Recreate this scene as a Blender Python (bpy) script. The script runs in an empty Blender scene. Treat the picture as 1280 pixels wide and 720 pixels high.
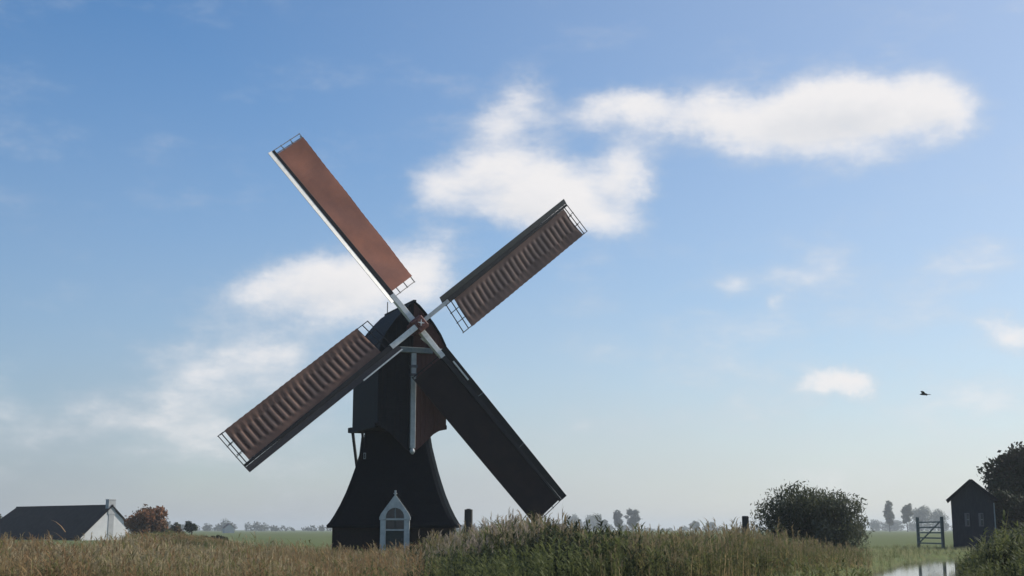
import bpy, math, random
import numpy as np
from mathutils import Matrix, Vector

R = math.radians
random.seed(7)
rng = np.random.default_rng(7)
scn = bpy.context.scene
col = scn.collection

# ------------------------------------------------------------------ camera
F = 1600.0                       # focal length in photo pixels (photo 1280 wide)
PITCH = math.atan(302 / F)
EYE = 1.6
cam_d = bpy.data.cameras.new('camera')
cam_d.sensor_width = 36.0
cam_d.lens = 36.0 * F / 1280.0
cam_d.clip_end = 20000
cam_d.clip_start = 0.1
cam = bpy.data.objects.new('camera', cam_d)
col.objects.link(cam)
cam.location = (0, 0, EYE)
cam.rotation_euler = (math.pi / 2 + PITCH, 0, 0)
scn.camera = cam

# ------------------------------------------------------------------ exposure
scn.view_settings.view_transform = 'Standard'
scn.view_settings.look = 'None'
scn.view_settings.gamma = 1.0
scn.view_settings.use_curve_mapping = False
scn.view_settings.exposure = 0.0

# ------------------------------------------------------------------ sun and sky
SUN_AZ, SUN_EL = 66.0, 36.0      # degrees right of the view direction, above horizon
sun_dir = Vector((math.sin(R(SUN_AZ)) * math.cos(R(SUN_EL)),
                  math.cos(R(SUN_AZ)) * math.cos(R(SUN_EL)), math.sin(R(SUN_EL))))
sun_d = bpy.data.lights.new('sun', 'SUN')
sun_d.energy = 5.0
sun_d.angle = R(0.55)
sun_d.color = (1.0, 0.93, 0.82)
sun = bpy.data.objects.new('sun', sun_d)
col.objects.link(sun)
sun.rotation_euler = sun_dir.to_track_quat('Z', 'Y').to_euler()
sun.location = (60, 20, 60)


def px_azel(px, py):
    u, v = (px - 640) / F, (360 - py) / F
    c, s = math.cos(PITCH), math.sin(PITCH)
    d = Vector((u, c - v * s, s + v * c)).normalized()
    return math.atan2(d.x, d.y), math.asin(d.z)


world = bpy.data.worlds.new('World')
scn.world = world
world.use_nodes = True
wt = world.node_tree
wt.nodes.clear()


def N(tree, typ, **kw):
    n = tree.nodes.new(typ)
    for k, v in kw.items():
        if k == 'ins':
            for kk, vv in v.items():
                n.inputs[kk].default_value = vv
        else:
            setattr(n, k, v)
    return n


def L(tree, a, b):
    tree.links.new(a, b)


SKY_STRENGTH = 0.12
out = N(wt, 'ShaderNodeOutputWorld')
bg = N(wt, 'ShaderNodeBackground')
bg.inputs['Strength'].default_value = SKY_STRENGTH
L(wt, bg.outputs[0], out.inputs[0])
sky = N(wt, 'ShaderNodeTexSky', sky_type='NISHITA', sun_disc=False,
        sun_elevation=R(SUN_EL), sun_rotation=R(SUN_AZ), altitude=0.0,
        air_density=1.0, dust_density=0.3, ozone_density=3.0)
tc = N(wt, 'ShaderNodeTexCoord')
sep = N(wt, 'ShaderNodeSeparateXYZ')
L(wt, tc.outputs['Generated'], sep.inputs[0])


def wmath(op, a, b=None, c=None, clamp=False):
    n = N(wt, 'ShaderNodeMath', operation=op, use_clamp=clamp)
    for i, v in enumerate((a, b, c)):
        if v is None:
            continue
        if isinstance(v, (int, float)):
            n.inputs[i].default_value = v
        else:
            L(wt, v, n.inputs[i])
    return n.outputs[0]


def wnoise(scale, detail, rough, vec, dims='3D'):
    n = N(wt, 'ShaderNodeTexNoise', noise_dimensions=dims)
    n.inputs['Scale'].default_value = scale
    n.inputs['Detail'].default_value = detail
    n.inputs['Roughness'].default_value = rough
    L(wt, vec, n.inputs['Vector'])
    return n


def wramp(val, lo, hi, a=0.0, b=1.0, smooth=True):
    n = N(wt, 'ShaderNodeMapRange', interpolation_type='SMOOTHSTEP' if smooth else 'LINEAR')
    L(wt, val, n.inputs['Value'])
    n.inputs['From Min'].default_value = lo
    n.inputs['From Max'].default_value = hi
    n.inputs['To Min'].default_value = a
    n.inputs['To Max'].default_value = b
    return n.outputs['Result']


az = wmath('ARCTAN2', sep.outputs['X'], sep.outputs['Y'])
el = wmath('ARCSINE', sep.outputs['Z'])
comb = N(wt, 'ShaderNodeCombineXYZ')
L(wt, az, comb.inputs[0])
L(wt, el, comb.inputs[1])
# warp the direction a little so the cloud outlines become ragged
warp_n = wnoise(15.0, 7.0, 0.66, tc.outputs['Generated'])
wsub = N(wt, 'ShaderNodeVectorMath', operation='SUBTRACT')
L(wt, warp_n.outputs['Color'], wsub.inputs[0])
wsub.inputs[1].default_value = (0.5, 0.5, 0.5)
wmad = N(wt, 'ShaderNodeVectorMath', operation='MULTIPLY_ADD')
L(wt, wsub.outputs[0], wmad.inputs[0])
wmad.inputs[1].default_value = (0.05, 0.034, 0.0)
L(wt, comb.outputs[0], wmad.inputs[2])
uv = wmad.outputs[0]

CLOUDS = [  # photo x, y, half-width, half-height, weight
    (775, 128, 52, 20, .85), (850, 144, 80, 31, .85), (940, 150, 85, 32, .9), (1010, 142, 62, 38, .95),
    (1075, 122, 62, 38, 1.0), (1125, 130, 60, 37, .95), (1190, 138, 44, 35, 1.0), (1010, 182, 90, 22, .45),
    (662, 118, 34, 26, .8), (624, 158, 36, 30, .62), (700, 148, 52, 20, .38), (585, 152, 50, 14, .22),
    (600, 208, 62, 30, .62), (552, 235, 44, 32, .6), (660, 225, 74, 42, .82), (710, 248, 60, 38, .78),
    (785, 222, 34, 46, 1.0), (640, 268, 70, 26, .75), (745, 280, 46, 22, .5),
    (330, 352, 60, 28, .62), (400, 350, 76, 36, .82), (470, 342, 70, 44, .9), (540, 330, 36, 36, .7),
    (410, 386, 90, 24, .5), (300, 448, 84, 46, .42), (240, 470, 70, 44, .30), (350, 440, 50, 26, .3),
    (200, 505, 90, 26, .2), (115, 520, 76, 20, .3), (40, 545, 70, 22, .15),
    (1043, 476, 28, 16, .95), (1074, 487, 26, 12, .75), (962, 373, 15, 11, .5), (905, 356, 20, 13, .35),
    (1270, 416, 34, 18, .9), (1225, 334, 70, 22, .4), (1010, 335, 60, 20, .3), (1240, 500, 60, 26, .35),
    (1270, 12, 40, 12, .3), (1090, 205, 90, 20, .3), (860, 420, 160, 50, .16),
    (190, 555, 280, 60, .36), (1130, 555, 280, 70, .36), (1000, 430, 220, 60, .16), (430, 470, 160, 70, .22), (1180, 360, 160, 50, .16),
]


def blob_sum(src, blobs):
    tot = None
    for (px, py, hw, hh, wgt) in blobs:
        a0, e0 = px_azel(px, py)
        n = N(wt, 'ShaderNodeVectorMath', operation='SUBTRACT')
        L(wt, src, n.inputs[0])
        n.inputs[1].default_value = (a0, e0, 0)
        m = N(wt, 'ShaderNodeVectorMath', operation='MULTIPLY')
        L(wt, n.outputs[0], m.inputs[0])
        m.inputs[1].default_value = (F / hw / 1.05, F / hh / 1.05, 0)
        d = N(wt, 'ShaderNodeVectorMath', operation='DOT_PRODUCT')
        L(wt, m.outputs[0], d.inputs[0])
        L(wt, m.outputs[0], d.inputs[1])
        term = wmath('MULTIPLY', wmath('EXPONENT', wmath('MULTIPLY', d.outputs['Value'], -1.1)), wgt)
        tot = term if tot is None else wmath('ADD', tot, term)
    return tot


dens = blob_sum(uv, CLOUDS)
# how much cloud lies between a spot and the sun: those parts are greyer
tos = N(wt, 'ShaderNodeVectorMath', operation='ADD')
L(wt, uv, tos.inputs[0])
tos.inputs[1].default_value = (0.010, 0.016, 0)
thick = blob_sum(tos.outputs[0], [c for c in CLOUDS if c[4] >= .6])
# the same kind of broken cloud over the rest of the sky
sep_uv = comb.outputs[0]
stretch = N(wt, 'ShaderNodeMapping')
stretch.inputs['Scale'].default_value = (1.0, 1.0, 2.2)
L(wt, tc.outputs['Generated'], stretch.inputs['Vector'])
gen = wnoise(3.2, 7.0, 0.55, stretch.outputs[0])
gen_c = wramp(gen.outputs['Fac'], 0.52, 0.72, 0.0, 1.0)
oa = wramp(wmath('ABSOLUTE', az), R(25), R(34))
oe = wramp(el, R(25), R(31))
outside = wmath('MAXIMUM', oa, oe)
up = wramp(el, R(1), R(10))
dens = wmath('ADD', dens, wmath('MULTIPLY', wmath('MULTIPLY', gen_c, outside), up))
fine = wnoise(14.0, 9.0, 0.60, stretch.outputs[0])
dens2 = wmath('ADD', dens, wmath('MULTIPLY', wmath('SUBTRACT', fine.outputs['Fac'], 0.5), 1.7))
cover = wramp(dens2, -0.02, 1.30, 0.0, 0.97)
# horizon veil: a thin pale layer of cloud and moisture low in the sky
veil = wmath('POWER', wramp(el, R(25), R(-1), 0.0, 1.0, smooth=False), 1.7)
veil_n = wnoise(5.0, 4.0, 0.5, stretch.outputs[0])
veil = wmath('MULTIPLY', veil, wmath('ADD', 0.62, wmath('MULTIPLY', veil_n.outputs['Fac'], 0.5)), clamp=True)

K = 1.0 / SKY_STRENGTH
sdot = N(wt, 'ShaderNodeVectorMath', operation='DOT_PRODUCT')
L(wt, tc.outputs['Generated'], sdot.inputs[0])
sdot.inputs[1].default_value = tuple(sun_dir)
aureole = wramp(sdot.outputs['Value'], 0.30, 0.97, 0.0, 0.48, smooth=False)
veil = wmath('MAXIMUM', veil, wmath('ADD', aureole, wmath('MULTIPLY', veil, 0.55)), clamp=True)
tint = N(wt, 'ShaderNodeMix', data_type='RGBA', blend_type='MIX')
L(wt, veil, tint.inputs[0])
hs = N(wt, 'ShaderNodeHueSaturation')
hs.inputs['Saturation'].default_value = 1.2
hs.inputs['Value'].default_value = 1.12
L(wt, sky.outputs[0], hs.inputs['Color'])
L(wt, hs.outputs[0], tint.inputs[6])
# the moist air is brighter towards the sun's side of the sky
vcol = N(wt, 'ShaderNodeMix', data_type='RGBA', blend_type='MIX')
L(wt, wramp(sdot.outputs['Value'], -0.05, 0.85, 0.0, 1.0, smooth=False), vcol.inputs[0])
vcol.inputs[6].default_value = (0.21 * K, 0.265 * K, 0.385 * K, 1)
vcol.inputs[7].default_value = (0.815 * K, 0.815 * K, 0.805 * K, 1)
L(wt, vcol.outputs[2], tint.inputs[7])
shade = wramp(fine.outputs['Fac'], 0.3, 0.7)
ccol = N(wt, 'ShaderNodeMix', data_type='RGBA', blend_type='MIX')
lit = wmath('SUBTRACT', 1.0, wmath('MULTIPLY', wramp(wmath('ADD', thick, wmath('MULTIPLY', shade, -0.5)), 0.35, 2.2), 0.62))
L(wt, wmath('MULTIPLY', lit, wramp(dens2, 0.1, 0.9)), ccol.inputs[0])
ccol.inputs[6].default_value = (0.62 * K, 0.655 * K, 0.71 * K, 1)
ccol.inputs[7].default_value = (0.90 * K, 0.88 * K, 0.88 * K, 1)
fin = N(wt, 'ShaderNodeMix', data_type='RGBA', blend_type='MIX')
L(wt, cover, fin.inputs[0])
L(wt, tint.outputs[2], fin.inputs[6])
L(wt, ccol.outputs[2], fin.inputs[7])
L(wt, fin.outputs[2], bg.inputs['Color'])

# ------------------------------------------------------------------ helpers


def ray(px, py):
    u, v = (px - 640) / F, (360 - py) / F
    c, s = math.cos(PITCH), math.sin(PITCH)
    return Vector((u, c - v * s, s + v * c))


def at(px, py, Y):
    """the point of the place at distance Y that the photo shows at px, py"""
    d = ray(px, py)
    return Vector((0, 0, EYE)) + d * (Y / d.y)


class MB:
    """collects shapes, builds one mesh"""

    def __init__(self):
        self.v, self.f, self.m = [], [], []

    def add(self, vs, fs, mi=0):
        o = len(self.v)
        self.v += [tuple(p) for p in vs]
        self.f += [tuple(i + o for i in f) for f in fs]
        self.m += [mi] * len(fs)

    def box(self, x0, x1, y0, y1, z0, z1, mi=0, mat=None):
        vs = [Vector(p) for p in ((x0, y0, z0), (x1, y0, z0), (x1, y1, z0), (x0, y1, z0),
                                  (x0, y0, z1), (x1, y0, z1), (x1, y1, z1), (x0, y1, z1))]
        if mat:
            vs = [mat @ p for p in vs]
        self.add(vs, ((0, 3, 2, 1), (4, 5, 6, 7), (0, 1, 5, 4), (1, 2, 6, 5), (2, 3, 7, 6), (3, 0, 4, 7)), mi)

    def bar(self, a, b, w, h, up=(0, 0, 1), w2=None, h2=None, mi=0):
        a, b = Vector(a), Vector(b)
        t = (b - a).normalized()
        s = t.cross(Vector(up))
        if s.length < 1e-4:
            s = t.cross(Vector((1, 0, 0)))
        s.normalize()
        n = s.cross(t)
        w2 = w if w2 is None else w2
        h2 = h if h2 is None else h2
        vs = []
        for p, ww, hh in ((a, w, h), (b, w2, h2)):
            for i, j in ((-1, -1), (1, -1), (1, 1), (-1, 1)):
                vs.append(p + s * (i * ww / 2) + n * (j * hh / 2))
        self.add(vs, ((3, 2, 1, 0), (4, 5, 6, 7), (0, 1, 5, 4), (1, 2, 6, 5), (2, 3, 7, 6), (3, 0, 4, 7)), mi)

    def tube(self, pts, rad, n=8, mi=0, cap=True):
        pts = [Vector(p) for p in pts]
        rad = rad if isinstance(rad, (list, tuple)) else [rad] * len(pts)
        vs, fs = [], []
        for i, p in enumerate(pts):
            t = (pts[min(i + 1, len(pts) - 1)] - pts[max(i - 1, 0)]).normalized()
            s = t.cross(Vector((0, 0, 1)))
            if s.length < 1e-3:
                s = t.cross(Vector((1, 0, 0)))
            s.normalize()
            q = s.cross(t)
            for k in range(n):
                a = 2 * math.pi * k / n
                vs.append(p + (s * math.cos(a) + q * math.sin(a)) * rad[i])
        for i in range(len(pts) - 1):
            for k in range(n):
                fs.append((i * n + k, i * n + (k + 1) % n, (i + 1) * n + (k + 1) % n, (i + 1) * n + k))
        if cap:
            fs.append(tuple(range(n - 1, -1, -1)))
            fs.append(tuple((len(pts) - 1) * n + k for k in range(n)))
        self.add(vs, fs, mi)

    def prism(self, poly, y0, y1, mi=0):
        """polygon in xz extruded along y"""
        n = len(poly)
        vs = [(p[0], y0, p[1]) for p in poly] + [(p[0], y1, p[1]) for p in poly]
        fs = [tuple(range(n - 1, -1, -1)), tuple(range(n, 2 * n))]
        fs += [(i, (i + 1) % n, n + (i + 1) % n, n + i) for i in range(n)]
        self.add(vs, fs, mi)

    def build(self, name, mats, parent=None, smooth=False, bevel=0.0):
        me = bpy.data.meshes.new(name)
        me.from_pydata(self.v, [], self.f)
        for m in (mats if isinstance(mats, (list, tuple)) else [mats]):
            me.materials.append(m)
        me.polygons.foreach_set('material_index', self.m)
        if smooth:
            me.polygons.foreach_set('use_smooth', [True] * len(self.f))
        me.update()
        o = bpy.data.objects.new(name, me)
        col.objects.link(o)
        if parent:
            o.parent = parent
        if bevel:
            b = o.modifiers.new('bevel', 'BEVEL')
            b.width = bevel
            b.segments = 1
            b.limit_method = 'ANGLE'
        return o


def np_mesh(name, V, T, mi, mats, parent=None, quads=False):
    """fast mesh from numpy arrays; T is (n,3) or (n,4)"""
    k = T.shape[1]
    me = bpy.data.meshes.new(name)
    me.vertices.add(len(V))
    me.vertices.foreach_set('co', np.ascontiguousarray(V, dtype=np.float32).ravel())
    me.loops.add(T.size)
    me.loops.foreach_set('vertex_index', np.ascontiguousarray(T, dtype=np.int32).ravel())
    me.polygons.add(len(T))
    me.polygons.foreach_set('loop_start', np.arange(0, T.size, k, dtype=np.int32))
    for m in mats:
        me.materials.append(m)
    if mi is not None:
        me.polygons.foreach_set('material_index', np.ascontiguousarray(mi, dtype=np.int32))
    me.update(calc_edges=True)
    o = bpy.data.objects.new(name, me)
    col.objects.link(o)
    if parent:
        o.parent = parent
    return o


def tag(o, label=None, cat=None, group=None, kind=None):
    if label:
        o['label'] = label
    if cat:
        o['category'] = cat
    if group:
        o['group'] = group
    if kind:
        o['kind'] = kind
    return o


def empty(name, loc, rz=0.0):
    o = bpy.data.objects.new(name, None)
    col.objects.link(o)
    o.location = loc
    o.rotation_euler = (0, 0, rz)
    o.empty_display_size = 0.3
    return o


# ------------------------------------------------------------------ materials
def mat(name, c1, c2=None, scale=6.0, rough=0.8, bump=0.0, bscale=30.0, stretch=(1, 1, 1), spec=0.3, detail=6.0,
        trans=0.0, lo=0.35, hi=0.65):
    m = bpy.data.materials.new(name)
    m.use_nodes = True
    t = m.node_tree
    p = t.nodes['Principled BSDF']
    p.inputs['Roughness'].default_value = rough
    p.inputs['Specular IOR Level'].default_value = spec
    tcn = N(t, 'ShaderNodeTexCoord')
    mp = N(t, 'ShaderNodeMapping')
    mp.inputs['Scale'].default_value = stretch
    L(t, tcn.outputs['Object'], mp.inputs['Vector'])
    col_out = None
    if c2 is None:
        p.inputs['Base Color'].default_value = (*c1, 1)
    else:
        nz = N(t, 'ShaderNodeTexNoise')
        nz.inputs['Scale'].default_value = scale
        nz.inputs['Detail'].default_value = detail
        nz.inputs['Roughness'].default_value = 0.6
        L(t, mp.outputs[0], nz.inputs['Vector'])
        rmp = N(t, 'ShaderNodeMapRange')
        L(t, nz.outputs['Fac'], rmp.inputs['Value'])
        rmp.inputs['From Min'].default_value = lo
        rmp.inputs['From Max'].default_value = hi
        mx = N(t, 'ShaderNodeMix', data_type='RGBA')
        L(t, rmp.outputs['Result'], mx.inputs[0])
        mx.inputs[6].default_value = (*c1, 1)
        mx.inputs[7].default_value = (*c2, 1)
        L(t, mx.outputs[2], p.inputs['Base Color'])
        col_out = mx.outputs[2]
    if bump:
        nb = N(t, 'ShaderNodeTexNoise')
        nb.inputs['Scale'].default_value = bscale
        nb.inputs['Detail'].default_value = 5.0
        L(t, mp.outputs[0], nb.inputs['Vector'])
        bp = N(t, 'ShaderNodeBump')
        bp.inputs['Strength'].default_value = bump
        bp.inputs['Distance'].default_value = 0.03
        L(t, nb.outputs['Fac'], bp.inputs['Height'])
        L(t, bp.outputs[0], p.inputs['Normal'])
    if trans:
        tl = N(t, 'ShaderNodeBsdfTranslucent')
        if col_out:
            L(t, col_out, tl.inputs['Color'])
        else:
            tl.inputs['Color'].default_value = (*c1, 1)
        ms = N(t, 'ShaderNodeMixShader')
        ms.inputs[0].default_value = trans
        L(t, p.outputs[0], ms.inputs[1])
        L(t, tl.outputs[0], ms.inputs[2])
        L(t, ms.outputs[0], t.nodes['Material Output'].inputs['Surface'])
    return m


M = {}
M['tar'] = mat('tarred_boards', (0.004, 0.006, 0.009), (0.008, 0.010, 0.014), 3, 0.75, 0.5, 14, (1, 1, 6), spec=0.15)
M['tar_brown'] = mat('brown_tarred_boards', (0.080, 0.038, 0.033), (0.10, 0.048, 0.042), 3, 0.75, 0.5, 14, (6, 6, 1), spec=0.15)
M['thatch'] = mat('dark_thatch', (0.005, 0.007, 0.010), (0.008, 0.010, 0.013), 5, 1.0, 0.5, 18, (3, 3, 1), spec=0.02)
M['brick'] = mat('dark_brick', (0.012, 0.009, 0.009), (0.02, 0.014, 0.013), 9, 0.9, 0.4, 20)
M['white'] = mat('white_paint', (0.74, 0.73, 0.70), (0.60, 0.59, 0.56), 4, 0.5, 0.15, 20)
M['grey_white'] = mat('weathered_white_paint', (0.46, 0.48, 0.48), (0.34, 0.36, 0.37), 4, 0.6, 0.2, 20)
M['greypaint'] = mat('grey_paint', (0.24, 0.27, 0.28), (0.17, 0.20, 0.21), 4, 0.6, 0.2, 20)
M['red'] = mat('oxide_red_iron', (0.16, 0.055, 0.045), (0.09, 0.035, 0.03), 5, 0.6, 0.2, 20)
M['board_dark'] = mat('dark_sail_board', (0.035, 0.038, 0.042), (0.055, 0.055, 0.055), 4, 0.5, 0.2, 14, (1, 6, 6))
M['board_brown'] = mat('brown_sail_board', (0.05, 0.038, 0.034), (0.075, 0.058, 0.05), 4, 0.6, 0.2, 14, (1, 6, 6))
M['lattice'] = mat('lattice_wood', (0.075, 0.055, 0.045), (0.12, 0.09, 0.075), 5, 0.8, 0.2, 20)
M['lattice_sunlit'] = mat('sunlit_lattice_wood', (0.30, 0.28, 0.26), (0.20, 0.18, 0.17), 5, 0.8, 0.2, 20)  # lattice wood with the sunlight put into its colour
M['stock'] = mat('black_stock', (0.008, 0.008, 0.010), (0.016, 0.014, 0.015), 4, 0.6, 0.2, 20)
M['cloth_red'] = mat('red_brown_sailcloth', (0.45, 0.185, 0.125), (0.29, 0.13, 0.10), 0.4, 0.85, 0.25, 60, trans=0.35)
M['cloth'] = mat('brown_sailcloth', (0.27, 0.195, 0.17), (0.20, 0.145, 0.125), 1.2, 0.85, 0.25, 60, trans=0.5)
M['cloth_dark'] = mat('black_brown_sailcloth', (0.013, 0.009, 0.011), (0.022, 0.013, 0.013), 1.2, 0.9, 0.25, 60, trans=0.1)
M['glass'] = mat('window_glass', (0.02, 0.025, 0.03), rough=0.08, spec=0.6)
M['door'] = mat('dark_green_door', (0.02, 0.03, 0.03), (0.03, 0.04, 0.04), 4, 0.5)
M['rope'] = mat('tail_timber', (0.03, 0.032, 0.035), (0.05, 0.05, 0.05), 5, 0.8, 0.3)
M['rod'] = mat('grey_rod', (0.25, 0.25, 0.26), rough=0.5)
M['iron'] = mat('grey_iron', (0.10, 0.10, 0.11), rough=0.5)
M['roof_dark'] = mat('dark_roof', (0.010, 0.010, 0.012), (0.020, 0.020, 0.021), 1.2, 0.85, 0.6, 9, (1, 1, 1), spec=0.1)
M['plaster'] = mat('white_plaster', (0.64, 0.65, 0.66), (0.54, 0.55, 0.56), 0.6, 0.9, 0.1, 6)
M['plaster_grey'] = mat('grey_plaster', (0.42, 0.43, 0.44), (0.33, 0.34, 0.35), 1.0, 0.9, 0.1, 6)
M['shed_wall'] = mat('blue_black_shed_boards', (0.022, 0.026, 0.036), (0.034, 0.038, 0.048), 2, 0.8, 0.4, 9, (8, 8, 1), spec=0.15)
M['post'] = mat('weathered_post', (0.025, 0.025, 0.027), (0.045, 0.042, 0.04), 6, 0.9, 0.5, 16, (3, 3, 1))
M['gate'] = mat('green_grey_gate', (0.11, 0.14, 0.13), (0.15, 0.17, 0.16), 4, 0.8)
M['bark'] = mat('bark', (0.05, 0.04, 0.03), (0.09, 0.07, 0.055), 8, 0.95, 0.6, 20, (4, 4, 1))
M['bird'] = mat('dark_feathers', (0.03, 0.03, 0.035), (0.05, 0.05, 0.055), 8, 0.8)
M['farwall'] = mat('pale_render', (0.55, 0.53, 0.50), (0.48, 0.46, 0.44), 1, 0.9)
M['tile_red'] = mat('faded_roof_tiles', (0.16, 0.10, 0.08), (0.12, 0.08, 0.07), 1, 0.9)


def leafmat(name, c1, c2, trans=0.35):
    return mat(name, c1, c2, 1.6, 0.7, trans=trans, spec=0.15)


M['leaf_dark'] = leafmat('dark_leaves', (0.022, 0.032, 0.017), (0.034, 0.044, 0.022), .25)
M['leaf_mid'] = leafmat('mid_leaves', (0.062, 0.070, 0.036), (0.085, 0.092, 0.048), .4)
M['leaf_grey'] = leafmat('grey_willow_leaves', (0.085, 0.098, 0.072), (0.11, 0.12, 0.088), .4)
M['leaf_orange'] = leafmat('autumn_leaves', (0.27, 0.13, 0.065), (0.20, 0.10, 0.055))
M['leaf_rust'] = leafmat('rust_leaves', (0.14, 0.085, 0.05), (0.10, 0.07, 0.04))
M['leaf_right'] = leafmat('shaded_tree_leaves', (0.028, 0.027, 0.018), (0.040, 0.036, 0.024), .25)
M['reed_straw'] = leafmat('straw_reed', (0.48, 0.37, 0.20), (0.37, 0.28, 0.15), .42)
M['reed_brown'] = leafmat('brown_reed', (0.31, 0.22, 0.11), (0.24, 0.17, 0.09), .42)
M['reed_olive'] = leafmat('olive_reed', (0.20, 0.19, 0.08), (0.15, 0.15, 0.062), .42)
M['reed_green'] = leafmat('green_reed', (0.10, 0.12, 0.045), (0.13, 0.145, 0.055), .42)
M['reed_dark'] = leafmat('dark_green_stems', (0.03, 0.042, 0.02), (0.045, 0.056, 0.027), .3)
M['plume'] = leafmat('pale_reed_plume', (0.40, 0.34, 0.27), (0.30, 0.25, 0.20), .45)
M['plume_brown'] = leafmat('brown_reed_plume', (0.28, 0.225, 0.13), (0.22, 0.175, 0.10), .42)
M['grass_pale'] = leafmat('pale_bank_grass', (0.42, 0.43, 0.24), (0.30, 0.32, 0.15), .4)

# ground: meadow
gm = bpy.data.materials.new('meadow')
gm.use_nodes = True
t = gm.node_tree
p = t.nodes['Principled BSDF']
p.inputs['Roughness'].default_value = 0.95
p.inputs['Specular IOR Level'].default_value = 0.1
tcn = N(t, 'ShaderNodeTexCoord')
n1 = N(t, 'ShaderNodeTexNoise', ins={'Scale': 0.03, 'Detail': 8.0, 'Roughness': 0.6})
n2 = N(t, 'ShaderNodeTexNoise', ins={'Scale': 1.5, 'Detail': 8.0, 'Roughness': 0.7})
L(t, tcn.outputs['Object'], n1.inputs['Vector'])
L(t, tcn.outputs['Object'], n2.inputs['Vector'])
mx1 = N(t, 'ShaderNodeMix', data_type='RGBA')
L(t, n1.outputs['Fac'], mx1.inputs[0])
mx1.inputs[6].default_value = (0.10, 0.14, 0.05, 1)
mx1.inputs[7].default_value = (0.18, 0.205, 0.085, 1)
mx2 = N(t, 'ShaderNodeMix', data_type='RGBA', blend_type='MULTIPLY')
mx2.inputs[0].default_value = 0.6
L(t, mx1.outputs[2], mx2.inputs[6])
L(t, n2.outputs['Color'], mx2.inputs[7])
L(t, mx2.outputs[2], p.inputs['Base Color'])
bp = N(t, 'ShaderNodeBump', ins={'Strength': 0.8, 'Distance': 0.1})
L(t, n2.outputs['Fac'], bp.inputs['Height'])
L(t, bp.outputs[0], p.inputs['Normal'])
M['meadow'] = gm

wm = bpy.data.materials.new('ditch_water')
wm.use_nodes = True
t = wm.node_tree
p = t.nodes['Principled BSDF']
p.inputs['Base Color'].default_value = (0.02, 0.025, 0.022, 1)
p.inputs['Roughness'].default_value = 0.06
p.inputs['IOR'].default_value = 1.33
tcn = N(t, 'ShaderNodeTexCoord')
nz = N(t, 'ShaderNodeTexNoise', ins={'Scale': 2.5, 'Detail': 4.0})
L(t, tcn.outputs['Object'], nz.inputs['Vector'])
bp = N(t, 'ShaderNodeBump', ins={'Strength': 0.05, 'Distance': 0.03})
L(t, nz.outputs['Fac'], bp.inputs['Height'])
L(t, bp.outputs[0], p.inputs['Normal'])
M['water'] = wm

# ------------------------------------------------------------------ ground with the ditch
DITCH = np.array([(-6, 12), (5, 30), (11.5, 45), (18.0, 57), (23.8, 72), (29.6, 85), (36, 92), (48, 96), (80, 100), (140, 104)], float)
DW = 1.9          # half width of the water


def ditch_dist(X, Y):
    d = np.full(X.shape, 1e9)
    for (a, b) in zip(DITCH[:-1], DITCH[1:]):
        ab = b - a
        tt = np.clip(((X - a[0]) * ab[0] + (Y - a[1]) * ab[1]) / (ab @ ab), 0, 1)
        d = np.minimum(d, np.hypot(X - a[0] - tt * ab[0], Y - a[1] - tt * ab[1]))
    return d


def sm(x, a, b):
    q = np.clip((x - a) / (b - a), 0, 1)
    return q * q * (3 - 2 * q)


def ground_z(X, Y):
    X, Y = np.asarray(X, float), np.asarray(Y, float)
    d = ditch_dist(X, Y)
    z = 0.06 * np.sin(X * 0.31 + 1.3) * np.sin(Y * 0.23) + 0.04 * np.sin(X * 0.83 + Y * 0.61)
    z = z * np.exp(-((Y - 60) / 160.0) ** 2)
    return z * sm(d, 2, 4) - 0.85 * (1 - sm(d, DW - 0.6, DW + 1.3))


far = np.array([110, 150, 220, 350, 600, 1000, 1800, 3200, 5200], float)
gx = np.concatenate([-far[::-1], np.arange(-90, 90.1, 0.75), far])
gy = np.concatenate([[-300, -120, -40, -10], np.arange(0, 130.1, 0.75), [140, 160, 190, 230, 300, 420, 650, 1000, 1800, 3200, 5200]])
GX, GY = np.meshgrid(gx, gy)
GZ = ground_z(GX, GY)
nx_, ny_ = len(gx), len(gy)
ii, jj = np.meshgrid(np.arange(nx_ - 1), np.arange(ny_ - 1))
q0 = (jj * nx_ + ii).ravel()
Q = np.stack([q0, q0 + 1, q0 + nx_ + 1, q0 + nx_], 1)
ground = np_mesh('meadow_ground', np.stack([GX.ravel(), GY.ravel(), GZ.ravel()], 1), Q, None, [M['meadow']])
ground.data.polygons.foreach_set('use_smooth', [True] * len(Q))
tag(ground, 'flat green polder meadow reaching to the horizon', 'meadow', kind='structure')

mb = MB()
pts = [Vector((x, y, 0)) for x, y in DITCH]
prev = None
for i, q in enumerate(pts):
    tdir = (pts[min(i + 1, len(pts) - 1)] - pts[max(i - 1, 0)]).normalized()
    nn = Vector((-tdir.y, tdir.x, 0)) * (DW + 0.9)
    cur = (q + nn + Vector((0, 0, -0.32)), q - nn + Vector((0, 0, -0.32)))
    if prev:
        mb.add([prev[0], prev[1], cur[1], cur[0]], [(0, 1, 2, 3)])
    prev = cur
water = mb.build('ditch_water', M['water'])
tag(water, 'still ditch water mirroring the pale sky beside the grassy bank', 'water', kind='structure')

# ------------------------------------------------------------------ windmill
HUB = Vector((-5.36, 73.03, 13.25))
YAW, TILT, PHI = R(23.2), R(8.0), R(40.1)
RAD = 13.12
HUB_FWD = 3.8
nh = Vector((math.sin(YAW), -math.cos(YAW), 0))
BASE = Vector((-6.767, 76.566, 0))
mill = empty('windmill', BASE)
tag(mill, 'black hollow post mill with white arched doorway and four brown cloth sails', 'windmill')

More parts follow.
